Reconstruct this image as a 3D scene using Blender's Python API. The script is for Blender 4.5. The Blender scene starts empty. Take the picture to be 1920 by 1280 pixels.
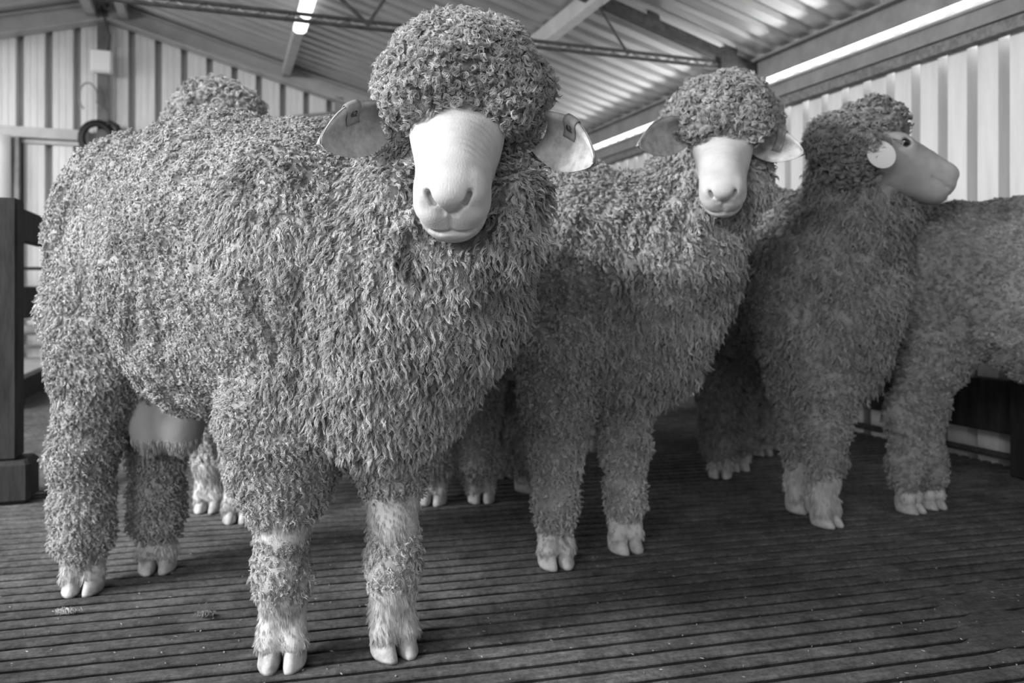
import bpy, math, random
import numpy as np
from mathutils import Vector, Matrix

random.seed(7)
RNG = np.random.default_rng(11)
scene = bpy.context.scene
COL = scene.collection

# ------------------------------------------------------------------ camera, light, exposure
H = 0.65            # eye height
FPX = 1493.333      # 28 mm on 36 mm, 1920 px wide
cam_d = bpy.data.cameras.new('camera')
cam_d.lens = 28.0
cam_d.sensor_width = 36.0
cam_d.shift_y = -95.0 / 1920.0
cam_d.clip_start = 0.05
cam_d.dof.use_dof = True
cam_d.dof.focus_distance = 1.22
cam_d.dof.aperture_fstop = 4.5
cam = bpy.data.objects.new('camera', cam_d)
COL.objects.link(cam)
cam.location = (0, 0, H)
cam.rotation_euler = (math.pi / 2, 0, 0)
scene.camera = cam

ANG = math.atan2(0.341, 0.94)          # the shed is turned this much to the camera
CU, SU = math.cos(ANG), math.sin(ANG)


def uv(u, v, z=0.0):
    return Vector((CU * u - SU * v, SU * u + CU * v, z))


world = bpy.data.worlds.new('world')
scene.world = world
world.use_nodes = True
bg = world.node_tree.nodes['Background']
bg.inputs['Color'].default_value = (1, 1, 1, 1)
bg.inputs['Strength'].default_value = 0.9


def area(name, loc, target, sx, sy, power):
    d = bpy.data.lights.new(name, 'AREA')
    d.shape = 'RECTANGLE'
    d.size, d.size_y = sx, sy
    d.energy = power
    o = bpy.data.objects.new(name, d)
    COL.objects.link(o)
    o.location = loc
    o.rotation_euler = (Vector(target) - Vector(loc)).to_track_quat('-Z', 'Y').to_euler()
    return o


# daylight coming in through the open side on the left and the open end behind the camera
area('daylight_open_side', uv(-4.0, 1.0, 2.6), uv(0.2, 2.0, 0.7), 1.8, 0.9, 430)
area('daylight_far_side', uv(-4.2, 4.6, 1.7), uv(1.5, 6.0, 1.3), 2.6, 1.2, 70)
area('daylight_open_end', uv(-2.8, -2.2, 2.3), uv(-0.4, 1.8, 0.7), 1.6, 0.9, 105)
area('daylight_eave_gap', uv(3.05, 3.6, 1.62), uv(1.8, 3.6, 2.25), 7.0, 0.3, 260)

scene.view_settings.view_transform = 'Standard'
scene.view_settings.look = 'None'
scene.view_settings.exposure = 0.0
scene.view_settings.gamma = 1.0
scene.view_settings.use_curve_mapping = False
scene.cycles.max_bounces = 6
scene.cycles.diffuse_bounces = 3
scene.cycles.glossy_bounces = 2
scene.cycles.transparent_max_bounces = 4


# ------------------------------------------------------------------ helpers
def P(px, py, Y):
    """the point seen at pixel px, py at the distance Y in front of the camera"""
    return np.array(((px - 960.0) / FPX * Y, Y, H + (545.0 - py) / FPX * Y))


def G(px, py):
    """the floor point seen at a pixel"""
    Y = H * FPX / (py - 545.0)
    return np.array(((px - 960.0) / FPX * Y, Y, 0.0))


def props(o, label=None, cat=None, group=None, kind=None):
    if label:
        o['label'] = label
    if cat:
        o['category'] = cat
    if group:
        o['group'] = group
    if kind:
        o['kind'] = kind
    return o


def empty(name, loc, label, cat, group=None, rotz=0.0):
    o = bpy.data.objects.new(name, None)
    o.empty_display_size = 0.1
    COL.objects.link(o)
    o.location = loc
    o.rotation_euler = (0, 0, rotz)
    return props(o, label, cat, group)


class MB:
    """collects boxes, tubes and sweeps for one mesh"""

    def __init__(self):
        self.v, self.f = [], []

    def add(self, vs, fs):
        n = len(self.v)
        self.v += [tuple(map(float, p)) for p in vs]
        self.f += [tuple(int(i) + n for i in q) for q in fs]
        return self

    def box(self, x0, x1, y0, y1, z0, z1, bev=0.0):
        b = bev
        if b <= 0:
            vs = [(x, y, z) for z in (z0, z1) for y in (y0, y1) for x in (x0, x1)]
            fs = [(0, 2, 3, 1), (4, 5, 7, 6), (0, 1, 5, 4), (2, 6, 7, 3), (0, 4, 6, 2), (1, 3, 7, 5)]
            return self.add(vs, fs)
        b = min(b, (x1 - x0) / 2.01, (y1 - y0) / 2.01, (z1 - z0) / 2.01)
        rings = []
        for z, i in ((z0, b), (z0 + b, 0), (z1 - b, 0), (z1, b)):
            xa, xb, ya, yb = x0 + i, x1 - i, y0 + i, y1 - i
            c = b if i == 0 else b * 0.6
            rings.append([(xa + c, ya, z), (xb - c, ya, z), (xb, ya + c, z), (xb, yb - c, z),
                          (xb - c, yb, z), (xa + c, yb, z), (xa, yb - c, z), (xa, ya + c, z)])
        return self.loft(rings)

    def loft(self, rings, closed=True, caps=True):
        n = len(rings[0])
        vs = [p for r in rings for p in r]
        fs = []
        for k in range(len(rings) - 1):
            for i in range(n if closed else n - 1):
                j = (i + 1) % n
                fs.append((k * n + i, k * n + j, (k + 1) * n + j, (k + 1) * n + i))
        if caps and closed:
            fs.append(tuple(reversed(range(n))))
            fs.append(tuple((len(rings) - 1) * n + i for i in range(n)))
        return self.add(vs, fs)

    def bar(self, a, b, w, h, up=(0, 0, 1)):
        """a straight bar of w x h section from a to b"""
        a, b, up = Vector(a), Vector(b), Vector(up)
        d = (b - a).normalized()
        s = d.cross(up).normalized()
        t = s.cross(d).normalized()
        rings = []
        for p in (a, b):
            rings.append([p + s * (x * w / 2) + t * (y * h / 2) for x, y in ((-1, -1), (1, -1), (1, 1), (-1, 1))])
        return self.loft(rings)

    def tube(self, pts, r, n=10, closed=False):
        pts = [Vector(p) for p in pts]
        m = len(pts)
        rings = []
        ref = Vector((0.13, 0.31, 0.94))
        for i, p in enumerate(pts):
            a = pts[(i - 1) % m] if (closed or i > 0) else p
            b = pts[(i + 1) % m] if (closed or i < m - 1) else p
            d = (b - a).normalized()
            s = d.cross(ref).normalized()
            t = d.cross(s).normalized()
            rr = r[i] if isinstance(r, (list, tuple)) else r
            rings.append([p + (s * math.cos(q) + t * math.sin(q)) * rr for q in [2 * math.pi * k / n for k in range(n)]])
        if closed:
            rings.append(rings[0])
            return self.loft(rings, caps=False)
        return self.loft(rings)

    def build(self, name, mat, parent=None, smooth=False, loc=(0, 0, 0), rotz=0.0):
        me = bpy.data.meshes.new(name)
        me.from_pydata(self.v, [], self.f)
        me.update()
        return link(name, me, mat, parent, smooth, loc, rotz)


def link(name, me, mat, parent=None, smooth=False, loc=(0, 0, 0), rotz=0.0):
    o = bpy.data.objects.new(name, me)
    COL.objects.link(o)
    if mat is not None:
        me.materials.append(mat)
    o.parent = parent
    o.location = loc
    o.rotation_euler = (0, 0, rotz)
    if smooth and me.polygons:
        me.polygons.foreach_set('use_smooth', [True] * len(me.polygons))
    return o


# ------------------------------------------------------------------ materials (the photograph is black and white)
def mat(name, c, rough=0.8, metal=0.0, spec=0.3, noise=None, bump=None, stretch=None):
    """c: grey value; noise: (scale, darkest, lightest) multiplies the grey; bump: (scale, strength, distance)"""
    m = bpy.data.materials.new(name)
    m.use_nodes = True
    nt = m.node_tree
    b = nt.nodes['Principled BSDF']
    b.inputs['Base Color'].default_value = (c, c, c, 1)
    b.inputs['Roughness'].default_value = rough
    b.inputs['Metallic'].default_value = metal
    b.inputs['Specular IOR Level'].default_value = spec
    tc = nt.nodes.new('ShaderNodeTexCoord')
    vec = tc.outputs['Object']
    if stretch:
        mp = nt.nodes.new('ShaderNodeMapping')
        mp.inputs['Scale'].default_value = stretch
        nt.links.new(vec, mp.inputs['Vector'])
        vec = mp.outputs['Vector']
    if noise:
        n = nt.nodes.new('ShaderNodeTexNoise')
        n.inputs['Scale'].default_value = noise[0]
        n.inputs['Detail'].default_value = 6
        n.inputs['Roughness'].default_value = 0.65
        nt.links.new(vec, n.inputs['Vector'])
        r = nt.nodes.new('ShaderNodeValToRGB')
        r.color_ramp.elements[0].position = 0.32
        r.color_ramp.elements[1].position = 0.68
        a, d = noise[1] * c, noise[2] * c
        r.color_ramp.elements[0].color = (a, a, a, 1)
        r.color_ramp.elements[1].color = (d, d, d, 1)
        nt.links.new(n.outputs['Fac'], r.inputs['Fac'])
        nt.links.new(r.outputs['Color'], b.inputs['Base Color'])
    if bump:
        n2 = nt.nodes.new('ShaderNodeTexNoise')
        n2.inputs['Scale'].default_value = bump[0]
        n2.inputs['Detail'].default_value = 5
        nt.links.new(vec, n2.inputs['Vector'])
        bp = nt.nodes.new('ShaderNodeBump')
        bp.inputs['Strength'].default_value = bump[1]
        bp.inputs['Distance'].default_value = bump[2]
        nt.links.new(n2.outputs['Fac'], bp.inputs['Height'])
        nt.links.new(bp.outputs['Normal'], b.inputs['Normal'])
    return m


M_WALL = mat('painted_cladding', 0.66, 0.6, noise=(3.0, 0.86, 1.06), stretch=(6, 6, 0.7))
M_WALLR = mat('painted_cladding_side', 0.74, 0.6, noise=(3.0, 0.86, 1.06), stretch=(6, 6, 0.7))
M_ROOF = mat('galvanised_sheet', 0.6, 0.42, metal=0.55, noise=(2.0, 0.8, 1.1), stretch=(1, 7, 1))
M_STEEL = mat('grey_steel', 0.27, 0.55, noise=(8, 0.75, 1.15))
M_POST = mat('dull_post_steel', 0.13, 0.6, noise=(8, 0.7, 1.2))
M_STEELL = mat('pale_steel', 0.42, 0.5, noise=(8, 0.85, 1.1))
M_DARKSTEEL = mat('dark_steel', 0.05, 0.55, noise=(30, 0.6, 1.5))
M_TIMBER = mat('weathered_timber', 0.22, 0.85, noise=(5, 0.6, 1.3), bump=(40, 0.4, 0.003), stretch=(1, 9, 9))
M_DARKWOOD = mat('dark_fence_timber', 0.024, 0.75, noise=(6, 0.45, 1.7), bump=(30, 0.4, 0.003), stretch=(5, 5, 0.8))
M_PALEWOOD = mat('pale_deck_timber', 0.42, 0.8, noise=(5, 0.8, 1.1))
M_WHITE = mat('white_plastic', 0.75, 0.5)
M_SHEET = mat('white_sheet', 0.72, 0.8, bump=(3, 0.5, 0.02))
M_BLACK = mat('black_rubber', 0.012, 0.5)
M_TAGWHITE = mat('white_tag', 0.75, 0.5)
M_TAGGREY = mat('grey_tag_metal', 0.26, 0.5, noise=(90, 0.8, 1.15))
M_GROUND = mat('bare_earth', 0.30, 0.95, noise=(2, 0.8, 1.2))
M_DARKVOID = mat('underfloor_shade', 0.02, 0.95)  # near-black colour standing in for the shade below the slats


# ------------------------------------------------------------------ the shed
ROT = ANG
U_R, V_E, U_RIDGE, Z_RIDGE, SLOPE = 2.76, 6.93, -0.84, 2.88, 0.275
U_L, V_N = -4.5, -2.4


def z_roof(u):
    return Z_RIDGE - SLOPE * abs(u - U_RIDGE)


def struct(o, label=None):
    o['kind'] = 'structure'
    if label:
        o['label'] = label
    return o


def profile(a, b, first, pitch, ribw, depth, minor=True):
    """(position, offset) points of ribbed sheet from a to b; the ribs stand away from the room"""
    pts = [(a, 0.0)]
    k0 = math.ceil((a - first) / pitch + 0.2)
    x = first + k0 * pitch
    while x < b - ribw:
        h = ribw / 2
        pts += [(x - h - 0.006, 0.0), (x - h + 0.003, depth), (x + h - 0.003, depth), (x + h + 0.006, 0.0)]
        if minor:
            for q in (0.36, 0.67):
                y = x + h + (pitch - ribw) * q
                if y < b - 0.01:
                    pts += [(y - 0.006, 0.0), (y, 0.004), (y + 0.006, 0.0)]
        x += pitch
    pts.append((b, 0.0))
    return pts


# end wall
mb = MB()
pr = profile(U_L, U_R + 0.02, -1.445, 0.1917, 0.042, 0.095)
zs = [-0.3, 0.8, 1.7]
vs, fs = [], []
for u, d in pr:
    for z in zs + [z_roof(u) + 0.005]:
        vs.append((u, V_E + d, z))
for i in range(len(pr) - 1):
    for k in range(3):
        fs.append((i * 4 + k, (i + 1) * 4 + k, (i + 1) * 4 + k + 1, i * 4 + k + 1))
mb.add(vs, fs)
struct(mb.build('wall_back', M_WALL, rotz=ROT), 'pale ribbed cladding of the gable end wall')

# right wall
mb = MB()
pr = profile(V_N, V_E, 2.184, 0.1354, 0.035, 0.095, minor=False)
vs, fs = [], []
for v, d in pr:
    for z in (-0.3, 0.8, 1.64):
        vs.append((U_R + d, v, z))
for i in range(len(pr) - 1):
    for k in range(2):
        fs.append((i * 3 + k, i * 3 + k + 1, (i + 1) * 3 + k + 1, (i + 1) * 3 + k))
mb.add(vs, fs)
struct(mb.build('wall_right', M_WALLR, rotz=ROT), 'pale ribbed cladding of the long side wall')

# roof sheets, ribs running down the slope
mb = MB()
for side in (1, -1):
    ue = 2.95 if side > 0 else -2.6
    pr = []
    x = V_N - 0.3
    while x < V_E + 0.35:
        pr += [(x, 0.0), (x + 0.075, 0.0), (x + 0.092, 0.020), (x + 0.123, 0.020)]
        x += 0.14
    vs, fs = [], []
    for v, d in pr:
        for s in range(5):
            u = U_RIDGE + (ue - U_RIDGE) * s / 4
            vs.append((u, v, z_roof(u) + 0.008 + d))
    for i in range(len(pr) - 1):
        for s in range(4):
            fs.append((i * 5 + s, i * 5 + s + 1, (i + 1) * 5 + s + 1, (i + 1) * 5 + s))
    mb.add(vs, fs)
struct(mb.build('ceiling', M_ROOF, rotz=ROT), 'galvanised corrugated roof sheeting')

# eave beam above the light gap, and the wall plate below it
mb = MB()
mb.box(U_R - 0.035, U_R + 0.02, V_N, V_E, 1.785, 1.885)
mb.box(U_R - 0.075, U_R + 0.02, V_N, V_E, 1.885, 1.897)
struct(mb.build('trim_1', M_STEEL, rotz=ROT), 'grey steel eave beam above the open light gap')
mb = MB()
mb.box(U_R - 0.075, U_R - 0.002, V_N, V_E, 1.650, 1.718)
mb.box(U_R - 0.085, U_R - 0.002, V_N, V_E, 1.713, 1.725)
struct(mb.build('trim_2', M_STEEL, rotz=ROT), 'grey steel wall channel below the open light gap')
mb = MB()
mb.box(U_R - 0.055, U_R - 0.002, V_N, V_E, 1.604, 1.649)
struct(mb.build('trim_3', M_TIMBER, rotz=ROT), 'timber batten along the top of the side wall cladding')

# rafters against the end wall
for sgn, ue, nm in ((1, U_R, 'trim_4'), (-1, U_L, 'trim_5')):
    mb = MB()
    a = Vector((U_RIDGE, V_E - 0.05, z_roof(U_RIDGE) - 0.075))
    b = Vector((ue, V_E - 0.05, z_roof(ue) - 0.075))
    mb.bar(a + Vector((0, 0, 0.0)), b, 0.07, 0.13)
    mb.bar(a + Vector((0, -0.03, 0.066)), b + Vector((0, -0.03, 0.066)), 0.13, 0.012)
    mb.bar(a + Vector((0, -0.03, -0.066)), b + Vector((0, -0.03, -0.066)), 0.13, 0.010)
    struct(mb.build(nm, M_STEELL, rotz=ROT), 'pale steel end rafter sloping under the roof')

# purlins
for k, u in enumerate((-2.1, -0.95, -0.72, 0.49, 1.75)):
    mb = MB()
    z = z_roof(u) - 0.045
    mb.box(u - 0.03, u + 0.03, V_N, V_E - 0.02, z - 0.05, z + 0.04)
    struct(mb.build('trim_%d' % (6 + k), M_STEELL, rotz=ROT), 'steel purlin running the length of the roof')

# intermediate truss, v = 3.63
V_T, Z_T = 3.63, 1.86


def truss():
    e = empty('roof_truss', uv(U_RIDGE, V_T, 0), 'dark open-web steel roof truss crossing the shed above the flock', 'roof truss', rotz=ROT)
    e['kind'] = 'structure'
    for sgn, ue in ((1, U_R), (-1, -2.55)):
        m = MB()
        a = Vector((0, 0, z_roof(U_RIDGE) - 0.03))
        b = Vector((ue - U_RIDGE, 0, z_roof(ue) - 0.05))
        m.bar(a, b, 0.05, 0.055)
        m.build('top_chord', M_DARKSTEEL, e)
    m = MB()
    # bottom chord: two rods with a bent bar laced between them
    x0, x1 = -2.55 - U_RIDGE, U_R - U_RIDGE
    m.tube([(x0, 0, Z_T + 0.014), (x1, 0, Z_T + 0.014)], 0.009, 8)
    m.tube([(x0, 0, Z_T - 0.016), (x1, 0, Z_T - 0.016)], 0.009, 8)
    m.build('bottom_chord', M_DARKSTEEL, e)
    m = MB()
    pts = []
    n = int((x1 - x0) / 0.06)
    for i in range(n + 1):
        pts.append((x0 + (x1 - x0) * i / n, 0.006, Z_T + (0.016 if i % 2 else -0.018)))
    m.tube(pts, 0.008, 6)
    m.build('lacing', M_STEEL, e)
    for ua, ub, zb, r in ((-0.39, 0.62, Z_T, 0.009), (0.916, 0.62, Z_T, 0.009), (-0.39, -1.29, Z_T, 0.009), (1.76, 1.95, Z_T, 0.006), (-2.2, -1.29, Z_T, 0.009)):
        m = MB()
        m.tube([(ua - U_RIDGE, 0, z_roof(ua) - 0.05), (ub - U_RIDGE, 0, zb)], r, 8)
        m.build('web_member', M_DARKSTEEL, e)
    m = MB()
    m.add([(2.86, -0.02, 2.045), (2.97, -0.02, 2.02), (2.95, -0.02, 2.12), (2.86, 0.02, 2.045), (2.97, 0.02, 2.02), (2.95, 0.02, 2.12)],
          [(0, 1, 2), (5, 4, 3), (0, 3, 4, 1), (1, 4, 5, 2), (2, 5, 3, 0)])
    m.build('cleat', M_DARKSTEEL, e)
    m = MB()
    m.box(3.33, 3.435, -0.03, 0.03, 1.835, 1.95, 0.004)
    m.build('end_plate', M_DARKSTEEL, e)
    return e


truss()

# fluorescent batten hung under the purlin
e = empty('batten_light', uv(0.49, 5.0, z_roof(0.49) - 0.075), 'white fluorescent batten light glowing under the roof purlin', 'light', rotz=ROT)
M_LAMP = mat('lit_diffuser', 0.8, 0.4)
M_LAMP.node_tree.nodes['Principled BSDF'].inputs['Emission Color'].default_value = (1, 1, 1, 1)
M_LAMP.node_tree.nodes['Principled BSDF'].inputs['Emission Strength'].default_value = 2.5
mb = MB()
mb.box(-0.03, 0.03, -0.95, 0.55, 0.015, 0.03)
mb.build('housing', M_WHITE, e)
mb = MB()
mb.box(-0.042, 0.042, -1.0, 0.6, -0.04, 0.015, 0.015)
mb.build('diffuser', M_LAMP, e, True)

# ridge post on the end wall with its fittings
mb = MB()
mb.box(-0.038, 0.038, -0.03, 0.03, 0.0, z_roof(U_RIDGE) - 0.06)
mb.box(-0.06, 0.06, -0.05, 0.05, 0.0, 0.012)
o = mb.build('ridge_post', M_POST, loc=uv(-0.872, V_E - 0.06, 0), rotz=ROT)
struct(o, 'grey steel post at the middle of the end wall')

e = empty('junction_box', uv(-0.872, V_E - 0.125, 2.40), 'white electrical junction box high on the end wall post', 'electrical box', rotz=ROT)
mb = MB()
mb.box(-0.072, 0.072, -0.045, 0.032, -0.085, 0.085, 0.012)
mb.build('case', M_WHITE, e)
mb = MB()
mb.box(-0.066, 0.066, -0.058, -0.046, -0.078, 0.078, 0.006)
mb.build('lid', M_WHITE, e)
mb = MB()
mb.tube([(0.045, -0.02, 0.08), (0.06, -0.03, 0.2), (0.03, -0.035, 0.3), (0.0, -0.03, 0.42)], 0.008, 8)
mb.build('conduit', M_DARKSTEEL, e, True)

mb = MB()
pts = []
for t in np.linspace(0, 1, 26):
    q = -0.4 + t * 4.6
    pts.append((-0.09 + 0.062 * math.cos(q), -0.10, 0.02 + 0.105 * math.sin(q)))
pts = [(0.0, -0.10, -0.06)] + pts
mb.tube(pts, 0.007, 8)
props(mb.build('cable', M_STEEL, loc=uv(-0.872, V_E - 0.06, 2.10), rotz=ROT, smooth=True), 'loop of grey cable hanging beside the end wall post', 'cable')

mb = MB()
for off, r0 in ((0.0, 0.115), (0.012, 0.10)):
    pts = [(-0.03 + r0 * 1.0 * math.cos(q), -0.075 - off, -0.03 + r0 * 1.1 * math.sin(q)) for q in np.linspace(0, 2 * math.pi, 29)[:-1]]
    mb.tube(pts, 0.021, 10, closed=True)
mb.tube([(0.02, -0.075, 0.06), (0.06, -0.085, 0.10), (0.11, -0.085, 0.07), (0.125, -0.08, 0.02)], 0.02, 8)
props(mb.build('hose_coil', M_BLACK, loc=uv(-0.872, V_E - 0.06, 1.84), rotz=ROT, smooth=True), 'black rubber hose coiled on the end wall post behind the largest ram', 'hose')

# girt on the end wall, left of the post
mb = MB()
mb.box(-2.55, -0.97, -0.085, -0.004, 1.865, 1.878)
mb.box(-2.55, -0.97, -0.085, -0.072, 1.80, 1.865)
mb.box(-2.55, -0.97, -0.03, -0.004, 1.765, 1.80)
struct(mb.build('trim_11', M_STEELL, loc=uv(0, V_E, 0), rotz=ROT), 'pale steel rail fixed across the end wall cladding')
mb = MB()
mb.box(-1.505, -1.435, -0.09, -0.004, 0.0, 1.80)
struct(mb.build('trim_12', M_STEEL, loc=uv(0, V_E, 0), rotz=ROT), 'grey steel stud under the end wall rail')
mb = MB()
mb.bar((0.93, -0.06, 1.0), (0.93, -0.06, z_roof(0.93) - 0.1), 0.07, 0.05, (0, 1, 0))
mb.bar((0.93, -0.06, 0.0), (0.93, -0.06, 1.02), 0.07, 0.05, (0, 1, 0))
struct(mb.build('trim_13', M_STEEL, loc=uv(0, V_E, 0), rotz=ROT), 'dark steel post on the end wall beside the rams ear')
mb = MB()
mb.bar((0.0, -0.03, 2.00), (1.0, -0.03, 2.19), 0.02, 0.02)
struct(mb.build('trim_14', M_STEEL, loc=uv(0, V_E, 0), rotz=ROT), 'thin diagonal brace on the end wall')

# hanging white sheet at the left edge
mb = MB()
vs, fs = [], []
nx, nz = 14, 10
for i in range(nx + 1):
    for k in range(nz + 1):
        x = -2.6 + 1.125 * i / nx
        z = 1.80 - 1.25 * k / nz
        y = -0.13 - 0.018 * math.sin(i * 1.7) * (0.3 + k / nz) - 0.012 * math.sin(i * 0.6 + k * 0.5)
        vs.append((x, y, z))
for i in range(nx):
    for k in range(nz):
        a = i * (nz + 1) + k
        fs.append((a, a + 1, a + nz + 2, a + nz + 1))
mb.add(vs, fs)
o = mb.build('hanging_sheet', M_SHEET, loc=uv(0, V_E, 0), rotz=ROT, smooth=True)
sm = o.modifiers.new('thickness', 'SOLIDIFY')
sm.thickness = 0.004
props(o, 'white sheet hanging from the end wall rail at the left edge', 'sheet')

# left fence: post on a foot block, two rails running away along the shed
e = empty('timber_fence', uv(-0.66, 2.86, 0), 'dark timber fence post on a block with two rails at the left edge', 'fence', rotz=ROT)
mb = MB()
mb.box(-0.075, 0.066, -0.05, 0.05, 0.132, 0.935, 0.006)
mb.build('post', M_DARKWOOD, e)
mb = MB()
mb.box(-0.12, 0.105, -0.07, 0.07, 0.0, 0.131, 0.012)
mb.build('foot_block', M_DARKWOOD, e)
for z0, z1 in ((0.820, 0.930), (0.556, 0.662)):
    mb = MB()
    mb.box(-0.018, 0.022, 0.051, 3.5, z0, z1, 0.004)
    mb.build('rail', M_DARKWOOD, e)
mb = MB()
mb.box(-0.05, 0.05, 3.502, 3.60, 0.0, 0.95, 0.005)
mb.build('post', M_DARKWOOD, e)

# raised landing further back
e = empty('wooden_landing', uv(-1.12, 5.9, 0), 'low pale timber landing with a dark edge board behind the left fence', 'platform', rotz=ROT)
mb = MB()
mb.box(-2.4, -0.001, -1.0, 1.0, 0.12, 0.150, 0.004)
mb.build('deck', M_PALEWOOD, e)
mb = MB()
mb.box(-0.045, 0.0, -1.0, 1.0, 0.0, 0.118, 0.003)
mb.build('edge_board', M_DARKWOOD, e)

# pipe gate in front of the end wall
e = empty('pipe_gate', uv(-1.6, 6.55, 0.15), 'pale steel pipe gate standing on the landing by the end wall', 'gate', rotz=ROT)
for z, r, m_ in ((0.66, 0.012, M_DARKSTEEL), (0.52, 0.012, M_DARKSTEEL), (0.30, 0.010, M_STEEL), (0.22, 0.038, M_STEELL), (0.10, 0.012, M_STEEL)):
    mb = MB()
    mb.tube([(-1.0, 0, z), (0.46, 0, z)], r, 10)
    mb.build('bar', m_, e, True)
for x in (-1.0, 0.46):
    mb = MB()
    mb.tube([(x, 0, 0.0), (x, 0, 0.72)], 0.024, 12)
    mb.build('upright', M_STEELL, e, True)

# kick board fence along the right wall
e = empty('kick_board_fence', uv(2.66, 2.05, 0), 'dark timber kick board fence along the foot of the ribbed side wall', 'fence', rotz=ROT)
mb = MB()
mb.box(-0.02, 0.02, -2.0, 4.6, 0.135, 0.33, 0.005)
mb.build('board', M_DARKWOOD, e)
mb = MB()
mb.tube([(0.0, -2.0, 0.052), (0.0, 2.2, 0.052)], 0.013, 8)
mb.build('pipe', M_DARKSTEEL, e, True)
for y in (-0.075, 1.9, 3.9):
    mb = MB()
    mb.box(-0.07, -0.021, y - 0.055, y + 0.055, 0.0, 0.42, 0.005)
    mb.build('post', M_DARKWOOD, e)

# ------------------------------------------------------------------ slatted floor
def hash3(i, j, k):
    h = (i * 374761393 + j * 668265263 + k * 2147483647 * 3 + 1274126177) & 0xFFFFFFFF
    h = ((h ^ (h >> 13)) * 1274126177) & 0xFFFFFFFF
    return ((h ^ (h >> 16)) & 0xFFFFFF) / float(0xFFFFFF)


def vnoise(p, scale, seed=0):
    """smooth value noise, -1..1, for an n x 3 array"""
    q = p * scale + seed * 17.31 + 100.0
    i = np.floor(q).astype(np.int64)
    f = q - i
    f = f * f * (3 - 2 * f)
    out = 0
    for dx in (0, 1):
        wx = f[:, 0] if dx else 1 - f[:, 0]
        for dy in (0, 1):
            wy = f[:, 1] if dy else 1 - f[:, 1]
            for dz in (0, 1):
                wz = f[:, 2] if dz else 1 - f[:, 2]
                out = out + wx * wy * wz * hash3(i[:, 0] + dx, i[:, 1] + dy, i[:, 2] + dz)
    return out * 2 - 1


def mesh_np(name, v, f, m, parent=None, smooth=True):
    """a mesh from an n x 3 array and an m x 3 or m x 4 index array"""
    me = bpy.data.meshes.new(name)
    k = f.shape[1]
    me.vertices.add(len(v))
    me.vertices.foreach_set('co', np.ascontiguousarray(v, dtype=np.float32).ravel())
    me.loops.add(f.size)
    me.loops.foreach_set('vertex_index', np.ascontiguousarray(f, dtype=np.int32).ravel())
    me.polygons.add(len(f))
    me.polygons.foreach_set('loop_start', np.arange(0, f.size, k, dtype=np.int32))
    me.polygons.foreach_set('use_smooth', np.full(len(f), smooth))
    me.update(calc_edges=True)
    return link(name, me, m, parent)


def floor_material():
    m = mat('dirty_slat_timber', 0.2, 0.85, spec=0.25)
    nt = m.node_tree
    L = nt.links.new
    b = nt.nodes['Principled BSDF']
    tc = nt.nodes.new('ShaderNodeTexCoord')
    mp = nt.nodes.new('ShaderNodeMapping')
    mp.inputs['Rotation'].default_value = (0, 0, -0.243)
    mp.inputs['Scale'].default_value = (1, 1, 1)
    L(tc.outputs['Object'], mp.inputs['Vector'])

    def noise(scale, vec, detail=5.0, rough=0.6):
        n = nt.nodes.new('ShaderNodeTexNoise')
        n.inputs['Scale'].default_value = scale
        n.inputs['Detail'].default_value = detail
        n.inputs['Roughness'].default_value = rough
        L(vec, n.inputs['Vector'])
        return n.outputs['Fac']

    def ramp(fac, stops):
        r = nt.nodes.new('ShaderNodeValToRGB')
        e = r.color_ramp.elements
        while len(e) < len(stops):
            e.new(0.5)
        for k, (p, c) in enumerate(stops):
            e[k].position = p
            e[k].color = (c, c, c, 1)
        L(fac, r.inputs['Fac'])
        return r.outputs['Color']

    def mul(a, b_):
        x = nt.nodes.new('ShaderNodeMix')
        x.data_type = 'RGBA'
        x.blend_type = 'MULTIPLY'
        x.inputs['Factor'].default_value = 1
        L(a, x.inputs['A'])
        L(b_, x.inputs['B'])
        return x.outputs['Result']
    st = nt.nodes.new('ShaderNodeMapping')
    st.inputs['Scale'].default_value = (2.0, 14, 14)
    L(mp.outputs['Vector'], st.inputs['Vector'])
    grain = ramp(noise(9, st.outputs['Vector'], 6), [(0.3, 0.155), (0.7, 0.27)])
    stains = ramp(noise(1.1, tc.outputs['Object'], 4), [(0.36, 0.40), (0.6, 1.0)])
    specks = ramp(noise(130, st.outputs['Vector'], 3, 0.8), [(0.56, 1.0), (0.70, 2.1)])
    grit = ramp(noise(70, tc.outputs['Object'], 8, 0.8), [(0.36, 0.55), (0.64, 1.35)])
    cake = ramp(noise(11, tc.outputs['Object'], 6, 0.7), [(0.40, 0.68), (0.58, 1.08)])
    L(mul(mul(mul(mul(grain, stains), specks), grit), cake), b.inputs['Base Color'])
    bp = nt.nodes.new('ShaderNodeBump')
    bp.inputs['Strength'].default_value = 0.9
    bp.inputs['Distance'].default_value = 0.010
    L(noise(85, mp.outputs['Vector'], 9, 0.85), bp.inputs['Height'])
    L(bp.outputs['Normal'], b.inputs['Normal'])
    return m


M_FLOOR = floor_material()


def slat_range(n, dx, dy, nx, ny):
    """length range of the slat line at offset n inside the shed rectangle"""
    lo, hi = -20.0, 20.0
    for ax, bnd0, bnd1 in (((CU, SU), U_L - 0.3, U_R - 0.004), ((-SU, CU), V_N, V_E - 0.004)):
        q0 = nx * n * ax[0] + ny * n * ax[1]
        dd = dx * ax[0] + dy * ax[1]
        t0, t1 = (bnd0 - q0) / dd, (bnd1 - q0) / dd
        lo, hi = max(lo, min(t0, t1)), min(hi, max(t0, t1))
    return lo, hi


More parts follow.
